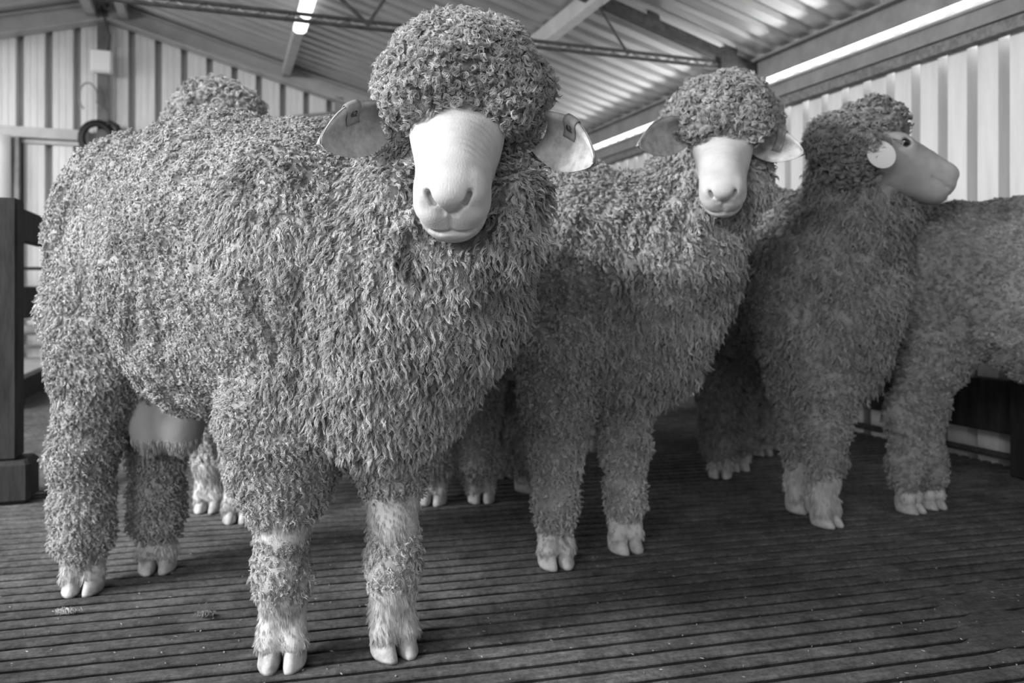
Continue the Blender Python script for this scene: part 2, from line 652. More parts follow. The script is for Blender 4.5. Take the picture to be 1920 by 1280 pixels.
def make_floor():
    th = 0.243
    dx, dy = math.cos(th), math.sin(th)
    nx, ny = -dy, dx
    pitch = 0.0485
    V, F = [], []
    base = 0

    def strip(sec, ts, closed):
        # sec(ts) -> list of (offset array, z array) along the section
        nonlocal base
        cols = sec
        m, k = len(ts), len(cols)
        pts = np.empty((k, m, 3))
        for a, (off, z) in enumerate(cols):
            pts[a, :, 0] = dx * ts + nx * off
            pts[a, :, 1] = dy * ts + ny * off
            pts[a, :, 2] = z
        V.append(pts.reshape(-1, 3))
        kk = k if closed else k - 1
        a = np.arange(kk)[:, None] * m + np.arange(m - 1)[None, :]
        b = ((np.arange(kk) + 1) % k)[:, None] * m + np.arange(m - 1)[None, :]
        F.append(np.stack([a, b, b + 1, a + 1], -1).reshape(-1, 4) + base)
        base += k * m
    n = -2.3
    while n < 8.4:
        lo, hi = slat_range(n, dx, dy, nx, ny)
        if hi - lo > 0.1:
            fine = 0.7 < n < 4.0
            m = max(4, int((hi - lo) / (0.03 if fine else 0.15)))
            ts = np.linspace(lo, hi, m)
            q = np.stack([ts, np.full(m, n), np.zeros(m)], 1)
            w0 = vnoise(q, 3.0, 1) * 0.0016 + vnoise(q, 24.0, 2) * 0.0012
            w1 = vnoise(q, 3.0, 3) * 0.0016 + vnoise(q, 24.0, 4) * 0.0012
            top = -0.001 + vnoise(q, 1.5, 5) * 0.002 + vnoise(q, 40.0, 6) * 0.0006
            a, b = n + 0.0066 + w0, n + pitch - 0.0066 + w1
            lowz = np.full(m, -0.058)
            strip([(a + 0.014, lowz), (a + 0.011, top - 0.020), (a + 0.0005, top - 0.004), (a + 0.0012, top - 0.0012), (a + 0.006, top), (b - 0.006, top), (b - 0.0012, top - 0.0012), (b - 0.0005, top - 0.004), (b - 0.011, top - 0.020), (b - 0.014, lowz)], ts, False)
            # packed dirt in the gap
            g = vnoise(q, 2.2, 7) * 0.7 + vnoise(q, 9.0, 8) * 0.5 + vnoise(q, 30.0, 9) * 0.25
            xw = dx * ts + nx * n
            g = g + np.clip((xw + 0.1) * 1.1, 0, 0.85) * np.clip((3.2 - n) * 1.0, 0, 1) - 0.48
            z = -0.054 + np.clip(g * 1.3, 0, 1) * 0.0525
            strip([(np.full(m, n - 0.010), z - 0.006), (np.full(m, n - 0.003), z), (np.full(m, n + 0.003), z), (np.full(m, n + 0.010), z - 0.006)], ts, False)
        n += pitch
    struct(mesh_np('floor', np.concatenate(V), np.concatenate(F), M_FLOOR, smooth=False), 'worn timber slats of the shed floor')


make_floor()
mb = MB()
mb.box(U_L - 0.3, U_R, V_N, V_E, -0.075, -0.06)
struct(mb.build('trim_15', M_DARKVOID, rotz=ROT), 'near-black sheet standing in for the shade under the floor slats')
mb = MB()
mb.box(-30, 30, -30, 30, -0.75, -0.70)
struct(mb.build('ground', M_GROUND, rotz=ROT), 'bare earth around the shed')

# ------------------------------------------------------------------ the flock
def nrm(a):
    a = np.asarray(a, dtype=float)
    return a / np.linalg.norm(a)


class Body:
    """a signed distance field made of blended rounded shapes; every shape belongs to a group"""

    def __init__(self):
        self.p = []      # (kind, data, group, blend)
        self.cut = []    # grooves cut out of the skin

    def cone(self, group, a, b, ra, rb, k=0.03, sz=1.0):
        self.p.append(('c', (np.array(a, float), np.array(b, float), ra, rb, sz), group, k))

    def ell(self, group, c, r, R=None, k=0.03):
        self.p.append(('e', (np.array(c, float), np.array(r, float), R), group, k))

    def chain(self, group, pts, k=0.03, sz=1.0):
        for (a, ra), (b, rb) in zip(pts[:-1], pts[1:]):
            self.cone(group, a, b, ra, rb, k, sz)

    def groove(self, a, b, r, k=0.004):
        self.cut.append((np.array(a, float), np.array(b, float), r, k))

    @staticmethod
    def _one(kind, d, X):
        if kind == 'c':
            a, b, ra, rb, sz = d
            s = np.array((1, 1, 1 / sz), np.float32)
            p = (X - a.astype(np.float32)) * s
            ba = ((b - a) * s).astype(np.float32)
            t = np.clip((p @ ba) / max(float(ba @ ba), 1e-9), 0, 1)
            q = p - t[..., None] * ba
            return np.sqrt((q * q).sum(-1)) - (ra + (rb - ra) * t)
        c, r, R = d
        p = X - c.astype(np.float32)
        if R is not None:
            p = p @ np.asarray(R, np.float32).T
        r = r.astype(np.float32)
        k0 = np.sqrt(((p / r) ** 2).sum(-1))
        k1 = np.sqrt(((p / (r * r)) ** 2).sum(-1)) + 1e-6
        return k0 * (k0 - 1.0) / k1

    def groups(self, X):
        X = X.astype(np.float32)
        out = {}
        for kind, d, g, k in self.p:
            v = self._one(kind, d, X)
            if g in out:
                o = out[g]
                h = np.maximum(k - np.abs(o - v), 0) / k
                out[g] = np.minimum(o, v) - h * h * k * 0.25
            else:
                out[g] = v
        if self.cut and 'skin' in out:
            s = out['skin']
            for a, b, r, k in self.cut:
                v = -self._one('c', (a, b, r, r, 1.0), X)
                h = np.maximum(k - np.abs(s - v), 0) / k
                s = np.maximum(s, v) + h * h * k * 0.25
            out['skin'] = s
        return out

    def total(self, X):
        g = self.groups(X)
        out = None
        for name, v in g.items():
            if name == 'skin':
                continue
            if out is None:
                out = v
            else:
                k = 0.035
                h = np.maximum(k - np.abs(out - v), 0) / k
                out = np.minimum(out, v) - h * h * k * 0.25
        if 'skin' in g:
            v = g['skin']
            k = 0.006
            if out is None:
                out = v
            else:
                h = np.maximum(k - np.abs(out - v), 0) / k
                out = np.minimum(out, v) - h * h * k * 0.25
        return out


def surface(body, lo, hi, step):
    """surface nets on a regular grid"""
    lo = np.array(lo, float)
    n = np.ceil((np.array(hi) - lo) / step).astype(int) + 1
    ax = [lo[i] + step * np.arange(n[i]) for i in range(3)]
    S = np.empty(n, np.float32)
    for i in range(n[0]):
        yy, zz = np.meshgrid(ax[1], ax[2], indexing='ij')
        S[i] = body.total(np.stack([np.full_like(yy, ax[0][i]), yy, zz], -1))
    ins = S < 0
    c = [slice(0, -1), slice(1, None)]
    cnt = np.zeros(n - 1, np.int8)
    for a in (0, 1):
        for b in (0, 1):
            for d in (0, 1):
                cnt += ins[c[a], c[b], c[d]]
    cells = np.argwhere((cnt > 0) & (cnt < 8))
    idx = np.full(n - 1, -1, np.int64)
    idx[tuple(cells.T)] = np.arange(len(cells))
    acc = np.zeros((len(cells), 3))
    num = np.zeros(len(cells))
    corners = [np.array((a, b, d)) for a in (0, 1) for b in (0, 1) for d in (0, 1)]
    for p in corners:
        for q in corners:
            if (q - p).sum() == 1 and (q - p).min() == 0:
                s0 = S[tuple((cells + p).T)]
                s1 = S[tuple((cells + q).T)]
                m = (s0 < 0) != (s1 < 0)
                t = s0[m] / (s0[m] - s1[m])
                acc[m] += p + t[:, None] * (q - p)
                num[m] += 1
    V = lo + step * (cells + acc / num[:, None])
    F = []
    for axis in range(3):
        o1, o2 = [(1, 2), (2, 0), (0, 1)][axis]
        sl0 = [slice(None)] * 3
        sl1 = [slice(None)] * 3
        sl0[axis], sl1[axis] = slice(0, -1), slice(1, None)
        ch = ins[tuple(sl0)] != ins[tuple(sl1)]
        e = np.argwhere(ch)
        e = e[(e[:, o1] > 0) & (e[:, o2] > 0) & (e[:, o1] < n[o1] - 1) & (e[:, o2] < n[o2] - 1)]
        fwd = ins[tuple(e.T)]
        d1 = np.zeros(3, int)
        d2 = np.zeros(3, int)
        d1[o1], d2[o2] = 1, 1
        q = np.stack([idx[tuple((e - d1 - d2).T)], idx[tuple((e - d2).T)], idx[tuple(e.T)], idx[tuple((e - d1).T)]], -1)
        q[~fwd] = q[~fwd][:, ::-1]
        F.append(q)
    F = np.concatenate(F)
    return V, F[(F >= 0).all(1)]


def grad(body, X, e=0.004):
    g = np.empty_like(X)
    for i in range(3):
        d = np.zeros(3)
        d[i] = e
        g[:, i] = body.total(X + d) - body.total(X - d)
    return g / (np.linalg.norm(g, axis=1, keepdims=True) + 1e-9)


def wool_material(name, c):
    m = bpy.data.materials.new(name)
    m.use_nodes = True
    nt = m.node_tree
    b = nt.nodes['Principled BSDF']
    b.inputs['Roughness'].default_value = 0.9
    b.inputs['Specular IOR Level'].default_value = 0.12
    a = nt.nodes.new('ShaderNodeAttribute')
    a.attribute_name = 'tint'
    x = nt.nodes.new('ShaderNodeMix')
    x.data_type = 'RGBA'
    x.blend_type = 'MULTIPLY'
    x.inputs['Factor'].default_value = 1
    x.inputs['A'].default_value = (c, c, c, 1)
    nt.links.new(a.outputs['Fac'], x.inputs['B'])
    nt.links.new(x.outputs['Result'], b.inputs['Base Color'])
    return m


def skin_material(name, c, woolc):
    """skin with short hair; the part under the fleece takes the wool's own grey"""
    m = bpy.data.materials.new(name)
    m.use_nodes = True
    nt = m.node_tree
    L = nt.links.new
    b = nt.nodes['Principled BSDF']
    b.inputs['Roughness'].default_value = 0.62
    b.inputs['Specular IOR Level'].default_value = 0.22
    a = nt.nodes.new('ShaderNodeAttribute')
    a.attribute_name = 'wool'
    tc = nt.nodes.new('ShaderNodeTexCoord')
    n = nt.nodes.new('ShaderNodeTexNoise')
    n.inputs['Scale'].default_value = 26
    n.inputs['Detail'].default_value = 6
    L(tc.outputs['Object'], n.inputs['Vector'])
    r = nt.nodes.new('ShaderNodeValToRGB')
    r.color_ramp.elements[0].position, r.color_ramp.elements[1].position = 0.3, 0.66
    r.color_ramp.elements[0].color = (c * 0.84,) * 3 + (1,)
    r.color_ramp.elements[1].color = (c * 1.06,) * 3 + (1,)
    L(n.outputs['Fac'], r.inputs['Fac'])
    x = nt.nodes.new('ShaderNodeMix')
    x.data_type = 'RGBA'
    L(a.outputs['Fac'], x.inputs['Factor'])
    L(r.outputs['Color'], x.inputs['A'])
    x.inputs['B'].default_value = (woolc * 0.8,) * 3 + (1,)
    L(x.outputs['Result'], b.inputs['Base Color'])
    # fine hair grain
    n2 = nt.nodes.new('ShaderNodeTexNoise')
    n2.inputs['Scale'].default_value = 420
    n2.inputs['Detail'].default_value = 2
    mp = nt.nodes.new('ShaderNodeMapping')
    mp.inputs['Scale'].default_value = (1, 1, 0.28)
    L(tc.outputs['Object'], mp.inputs['Vector'])
    L(mp.outputs['Vector'], n2.inputs['Vector'])
    bp = nt.nodes.new('ShaderNodeBump')
    bp.inputs['Strength'].default_value = 0.35
    bp.inputs['Distance'].default_value = 0.0014
    L(n2.outputs['Fac'], bp.inputs['Height'])
    L(bp.outputs['Normal'], b.inputs['Normal'])
    return m


M_WOOL = wool_material('ram_wool', 0.46)
M_SKIN = skin_material('short_haired_skin', 0.55, 0.36)
M_SKIN_SHADE = skin_material('shade_toned_skin', 0.42, 0.36)  # darker copy of the skin, shade of a turned-away face put into its colour
M_EAR = mat('ear_skin', 0.44, 0.6, noise=(45, 0.55, 1.15))
M_CLAW = mat('pale_claw', 0.46, 0.6, noise=(38, 0.6, 1.2), bump=(70, 0.7, 0.003))
M_EYE = mat('dark_eye', 0.012, 0.12, spec=0.6)

# lock settings per kind of wool: spacing, fibres, length, lift, hang, comb, curl, turns, root spread, tip spread, radius, jitter
LOCK = {
    'body': (0.0060, 6, 0.0130, 0.70, 0.26, 0.26, 0.0025, 1.7, 0.0032, 0.0015, 0.00042, 0.66),
    'neck': (0.0074, 8, 0.0270, 0.52, 0.80, 0.00, 0.0022, 1.6, 0.0038, 0.0014, 0.00042, 0.38),
    'cap': (0.0070, 8, 0.0190, 0.95, 0.18, 0.00, 0.0038, 1.9, 0.0036, 0.0018, 0.00043, 0.64),
    'leg': (0.0068, 7, 0.0185, 0.62, 0.55, 0.00, 0.0024, 1.5, 0.0034, 0.0015, 0.00043, 0.52),
    'shag': (0.0068, 7, 0.0150, 0.55, 0.65, 0.00, 0.0022, 1.2, 0.0040, 0.0026, 0.00045, 0.60),
    'skin': (0.0060, 6, 0.0150, 0.34, 0.92, 0.00, 0.0003, 0.3, 0.0036, 0.0036, 0.00034, 0.26),
}


def fibres(name, body, V, N, F, reg, mat_, parent, base, fwd, coarse=1.0, want=None, length=1.0, seed=1, bare=None, tone=1.0):
    rng = np.random.default_rng(seed)
    tri = np.concatenate([F[:, [0, 1, 2]], F[:, [0, 2, 3]]])
    A, B, C = V[tri[:, 0]], V[tri[:, 1]], V[tri[:, 2]]
    area_ = 0.5 * np.linalg.norm(np.cross(B - A, C - A), axis=1)
    names = list(LOCK)
    treg = reg[tri[:, 0]]
    pos_all, rad_all, tint_all, sizes = [], [], [], []
    for gi, gname in enumerate(names):
        if want is not None and gname not in want:
            continue
        sp, nf, ln, lift, hang, comb, curl, turns, r0, r1, fr, jit = LOCK[gname]
        cs = 1.0 if gname == 'skin' and coarse < 1.2 else coarse
        sp, r0, r1, fr, curl = sp * cs, r0 * cs, r1 * cs, fr * (0.4 + 0.6 * cs) * (1.15 if cs > 1.2 else 1), curl * cs
        ln = ln * length * (0.6 + 0.4 * cs)
        sel = np.nonzero(treg == gi)[0]
        if bare is not None and gname == 'skin' and len(sel):
            sel = sel[bare((A[sel] + B[sel] + C[sel]) / 3)]
        if len(sel) == 0:
            continue
        ta = area_[sel]
        m = int(ta.sum() / (sp * sp) * 3.2)
        if m < 4:
            continue
        pick = sel[np.searchsorted(np.cumsum(ta), rng.random(m) * ta.sum()).clip(0, len(sel) - 1)]
        u, w = rng.random(m), rng.random(m)
        fl = u + w > 1
        u[fl], w[fl] = 1 - u[fl], 1 - w[fl]
        p = A[pick] + u[:, None] * (B[pick] - A[pick]) + w[:, None] * (C[pick] - A[pick])
        # one lock to a cell keeps them even
        key = np.floor(p / sp + 1000).astype(np.int64)
        key = key[:, 0] * 4000000 + key[:, 1] * 2000 + key[:, 2]
        _, first = np.unique(key, return_index=True)
        p, pick = p[first], pick[first]
        nn = N[tri[pick, 0]]
        # wool that faces well away from every nearby viewpoint is kept thinner
        view = nrm([0, 0, H] - p.mean(0))
        toc = np.array([0, 0, H]) - p
        toc /= np.linalg.norm(toc, axis=1, keepdims=True)
        facing = (nn * toc).sum(1)
        keep = (facing > -0.25) | (rng.random(len(p)) < 0.3)
        p, nn = p[keep], nn[keep]
        m = len(p)
        if m == 0:
            continue
        down = np.array([0, 0, -1.0]) - nn * (-nn[:, 2])[:, None]
        back = -np.array(fwd) - nn * (nn @ -np.array(fwd))[:, None]
        jv = np.stack([vnoise(p, 34, seed + 2), vnoise(p, 34, seed + 3), vnoise(p, 34, seed + 4)], 1) * 0.40 + rng.normal(size=(m, 3)) * 0.55
        d = nn * lift + down * hang + back * comb + jv * jit
        d /= np.linalg.norm(d, axis=1, keepdims=True)
        low = (d * nn).sum(1)
        d += nn * np.maximum(0.12 - low, 0)[:, None]
        d /= np.linalg.norm(d, axis=1, keepdims=True)
        L = ln * (0.75 + 0.3 * rng.random(m) + 0.35 * vnoise(p, 22, seed + 6))
        e1 = np.cross(d, nn + 0.01)
        e1 /= np.linalg.norm(e1, axis=1, keepdims=True) + 1e-9
        e2 = np.cross(d, e1)
        t1 = np.cross(nn, [0.31, 0.52, 0.8])
        t1 /= np.linalg.norm(t1, axis=1, keepdims=True) + 1e-9
        t2 = np.cross(nn, t1)
        ph = rng.random(m) * 6.283
        tw = turns * (0.7 + 0.6 * rng.random(m)) * np.where(rng.random(m) < 0.5, -1, 1)
        K = 4 if gname == 'skin' else (8 if coarse < 1.2 else 6)
        t = np.linspace(0, 1, K)
        lt = tone * (0.62 + 0.52 * rng.random(m) + 0.20 * vnoise(p, 9, seed + 8) + 0.14 * vnoise(p, 40, seed + 9))
        # lock axis
        cen = p[:, None, :] - nn[:, None, :] * 0.003 + d[:, None, :] * (L[:, None] * t)[..., None]
        cen[..., 2] -= (L[:, None] * 0.18 * hang) * t ** 2
        ang = ph[:, None] + 6.283 * tw[:, None] * t
        amp = curl * np.minimum(t * 2.2, 1.0)
        cen += e1[:, None, :] * (amp * np.cos(ang))[..., None] + e2[:, None, :] * (amp * np.sin(ang))[..., None]
        for f in range(nf):
            rr = np.sqrt(rng.random(m))
            aa = rng.random(m) * 6.283
            ox, oy = rr * np.cos(aa), rr * np.sin(aa)
            spread = r0 * (1 - t) + r1 * t
            q = cen + t1[:, None, :] * (ox[:, None] * spread)[..., None] + t2[:, None, :] * (oy[:, None] * spread)[..., None]
            cr = 0.0007 * cs * (0 if gname == 'skin' else 1)
            if cr:
                wv = np.sin(6.283 * 3.3 * t[None, :] + (aa * 3)[:, None]) * cr
                q = q + e1[:, None, :] * wv[..., None]
            ls = (0.82 + 0.3 * rng.random(m))[:, None, None]
            q = p[:, None, :] + (q - p[:, None, :]) * ls
            pos_all.append(q.reshape(-1, 3))
            rad_all.append(np.broadcast_to(fr * np.array([1.0] * (K - 2) + [0.8, 0.25]), (m, K)).reshape(-1))
            tint_all.append(lt * (0.80 + 0.40 * rng.random(m)) * (1.15 / tone if gname == 'skin' else 1.0))
            sizes.append(np.full(m, K, np.int32))
    if not pos_all:
        return None
    pos = np.concatenate(pos_all) - base
    rad = np.concatenate(rad_all)
    tint = np.concatenate(tint_all)
    sizes = np.concatenate(sizes)
    hc = bpy.data.hair_curves.new(name)
    hc.add_curves(sizes.tolist())
    hc.position_data.foreach_set('vector', pos.astype(np.float32).ravel())
    ra = hc.attributes.get('radius') or hc.attributes.new('radius', 'FLOAT', 'POINT')
    ra.data.foreach_set('value', rad.astype(np.float32))
    ta_ = hc.attributes.new('tint', 'FLOAT', 'CURVE')
    ta_.data.foreach_set('value', np.clip(tint, 0, 2).astype(np.float32))
    hc.materials.append(mat_)
    o = bpy.data.objects.new(name, hc)
    COL.objects.link(o)
    o.parent = parent
    print('fibres', name, len(sizes), len(pos))
    return o


def head_frame(O, T, roll=0.0, up=(0, 0, 1)):
    """columns F (down the nose), S (the sheep's left), U (out of the face) from eye-mid O to nose tip T"""
    Fv = nrm(np.asarray(T) - np.asarray(O))
    S = nrm(np.cross(np.asarray(up, float), Fv))
    U = np.cross(Fv, S)
    if roll:
        c, s = math.cos(roll), math.sin(roll)
        S, U = c * S + s * U, c * U - s * S
    return Fv, S, U


def add_head(B, O, T, k=1.0, roll=0.0, cap=1.0, capw=None, crest=(-0.11, 0.130), brow=True):
    Fv, S, U = head_frame(O, T, roll)
    R = np.array((Fv, S, U))

    def q(f, s, u):
        return np.asarray(O) + k * (Fv * f + S * s + U * u)

    def e(g, f, s, u, r, kk=0.03):
        B.ell(g, q(f, s, u), np.array(r) * k, R, kk * k)
    e('skin', -0.045, 0, -0.012, (0.085, 0.062, 0.060))
    for sg in (1, -1):
        e('skin', 0.0, sg * 0.047, 0.004, (0.034, 0.020, 0.022), 0.02)
    # face: flattened stations down the nose
    for f, s, u, rf, rs, ru in ((0.02, 0, -0.022, 0.05, 0.060, 0.056), (0.055, 0, -0.020, 0.05, 0.053, 0.053),
                                (0.09, 0, -0.018, 0.05, 0.047, 0.049), (0.125, 0, -0.018, 0.045, 0.0445, 0.045)):
        e('skin', f, s, u, (rf, rs, ru), 0.03)
    B.cone('skin', q(-0.05, 0, -0.060), q(0.11, 0, -0.056), 0.048 * k, 0.032 * k, 0.03 * k)
    e('skin', 0.140, 0, -0.022, (0.040, 0.0455, 0.040), 0.02)
    e('skin', 0.160, 0, 0.002, (0.030, 0.032, 0.022), 0.02)
    for sg in (1, -1):
        e('skin', 0.153, sg * 0.021, -0.032, (0.031, 0.027, 0.024), 0.016)
        e('skin', 0.150, sg * 0.033, -0.004, (0.026, 0.013, 0.018), 0.012)
    e('skin', 0.147, 0, -0.060, (0.035, 0.039, 0.027), 0.020)
    e('skin', 0.105, 0, -0.055, (0.05, 0.036, 0.026), 0.02)
    D = -nrm(Fv * 0.8 + U * 0.6)
    W = nrm(U * 0.8 - Fv * 0.6)

    def on(s_, w):
        """the point of the muzzle under an offset seen from in front"""
        p = q(0.19, 0, 0) + k * (S * s_ + W * w) - D * 0.12
        for _ in range(40):
            p = p + D * float(B.groups(p[None])['skin'][0]) * 0.8
        return p

    def line(pts, r, kk, deep):
        P_ = [on(*p) + D * deep * k for p in pts]
        return [(a, b, r * k, kk * k) for a, b in zip(P_[:-1], P_[1:])]
    cuts = []
    for sg in (1, -1):
        cuts += line([(sg * 0.008, -0.013), (sg * 0.019, -0.002)], 0.0030, 0.004, 0.0012)
        cuts += line([(sg * 0.019, -0.002), (sg * 0.027, 0.013)], 0.0044, 0.003, 0.002)
        cuts += line([(sg * 0.020, 0.001), (sg * 0.0255, 0.011)], 0.0044, 0.003, 0.011)
        cuts += line([(sg * 0.001, -0.037), (sg * 0.018, -0.0385), (sg * 0.032, -0.034), (sg * 0.042, -0.022)], 0.0016, 0.005, 0.001)
    cuts += line([(0, -0.014), (0, -0.037)], 0.0019, 0.003, 0.0004)
    for sg in (1, -1):
        cuts.append((q(0.004, sg * 0.070, 0.004), q(0.004, sg * 0.063, 0.004), 0.0105 * k, 0.008 * k))
    for sg in (1, -1):
        cuts.append((q(0.160, sg * 0.044, -0.046), q(0.108, sg * 0.047, -0.040), 0.0028 * k, 0.006 * k))
    for c_ in cuts:
        B.groove(*c_)
    # wool on the poll
    cw = capw or (0.071, 0.095, 0.054)
    if cap:
        e('cap', -0.055, 0, 0.050, np.array(cw) * cap, 0.03)
        for sg in (1, -1) if brow else ():
            e('cap', -0.012, sg * 0.066, 0.036, (0.036, 0.036, 0.031), 0.03)
    if crest:
        e('cap', crest[0], 0, -0.045, (0.105, crest[1], crest[2] if len(crest) > 2 else 0.110), 0.03)
    return q, (Fv, S, U)


def make_ear(name, base_pt, tip, normal, width, mat_, parent, org, cup=0.35):
    A = np.asarray(tip) - np.asarray(base_pt)
    Ln = np.linalg.norm(A)
    A = A / Ln
    Nn = nrm(np.asarray(normal) - A * (np.asarray(normal) @ A))
    Cc = np.cross(Nn, A)
    up = 1.0 if Cc[2] > 0 else -1.0
    ns, nt_ = 26, 20

    def pos(s, t, side):
        w = width * 0.5 * (0.62 + 0.75 * math.sin(math.pi * min(s * 0.9 + 0.12, 1.0)) * 0.55) * (max(1 - s ** 3.2, 0.0)) ** 0.5
        dep = -cup * width * (0.55 - 0.35 * s) * (1 - t * t) - 0.010 * math.sin(s * 2.5)
        th = 0.0036 * (1 - t * t) ** 0.5 + 0.0008
        roll = math.exp(-((t * up - 0.80) / 0.20) ** 2) * (1 - 0.7 * s)
        off = dep + (th + 0.0075 * roll if side == 0 else -th - 0.002 * roll)
        return np.asarray(base_pt) + A * (s * Ln) + Cc * (w * t * (1 - 0.12 * s)) + Nn * off - org
    V, F = [], []
    for side in (0, 1):
        for i in range(ns + 1):
            for j in range(nt_ + 1):
                V.append(pos(i / ns, -1 + 2 * j / nt_, side))
    m = (ns + 1) * (nt_ + 1)
    for side in (0, 1):
        for i in range(ns):
            for j in range(nt_):
                a = side * m + i * (nt_ + 1) + j
                qd = (a, a + 1, a + nt_ + 2, a + nt_ + 1)
                F.append(qd if side else qd[::-1])
    for i in range(ns):
        for j in (0, nt_):
            a = i * (nt_ + 1) + j
            b = a + nt_ + 1
            qd = (a, b, b + m, a + m)
            F.append(qd if j == 0 else qd[::-1])
    for j in range(nt_):
        a = ns * (nt_ + 1) + j
        F.append((a, a + 1, a + 1 + m, a + m))
    mb = MB().add(V, F)
    o = mb.build(name, mat_, parent, True)
    return o, (A, Cc, Nn, up, pos)


def make_claw(pos, toe, side, mat_, parent, org, k=1.0):
    """one half of a cloven hoof; side +1 is the left half"""
    toe = nrm([toe[0], toe[1], 0])
    lat = np.array([-toe[1], toe[0], 0]) * side
    rings = []
    for z, sc, sh, wd in ((0.0, 0.97, 0.004, 0.95), (0.006, 1.0, 0.003, 1.0), (0.018, 0.93, -0.003, 0.98), (0.030, 0.84, -0.008, 0.94), (0.040, 0.75, -0.012, 0.86), (0.050, 0.62, -0.015, 0.72)):
        ring = []
        for i in range(22):
            a = 2 * math.pi * i / 22
            c, s = math.cos(a), math.sin(a)
            x = 0.043 * c if c > 0 else 0.032 * c
            y = 0.020 + 0.020 * (abs(s) ** (0.75 if s > 0 else 0.35)) * (1 if s > 0 else -0.94) * (1.0 - 0.30 * max(c, 0) ** 3)
            y = 0.001 + (y - 0.001) * (1 - 0.16 * max(c, 0) ** 2.5)
            p = np.asarray(pos) + toe * (x * sc + sh) * k + lat * (0.0015 + y * wd) * k + np.array((0, 0, z * k))
            ring.append(p - org)
        if side < 0:
            ring = ring[::-1]
        rings.append(ring)
    mb = MB().loft(rings)
    return mb.build('claw', mat_, parent, True)


def add_pastern(B, pos, toe, top, k=1.0, r=0.034):
    """bare foot between the leg wool and the claws"""
    toe = nrm([toe[0], toe[1], 0])
    lat = np.array([-toe[1], toe[0], 0])
    pos = np.asarray(pos, float)
    a = pos - toe * 0.010 * k + np.array((0, 0, 0.088 * k))
    B.cone('skin', np.asarray(top), a, r * k * 0.98, (r + 0.003) * k, 0.02)
    for sg in (1, -1):
        B.cone('skin', a + lat * sg * 0.009 * k, pos + lat * sg * 0.0205 * k + toe * 0.008 * k + np.array((0, 0, 0.041 * k)), 0.030 * k, 0.0240 * k, 0.005)
        # dew claws
        B.ell('skin', a - toe * 0.034 * k + lat * sg * 0.016 * k + np.array((0, 0, -0.012 * k)), np.array((0.011, 0.011, 0.013)) * k, None, 0.008)
    return a


SHEEP = []


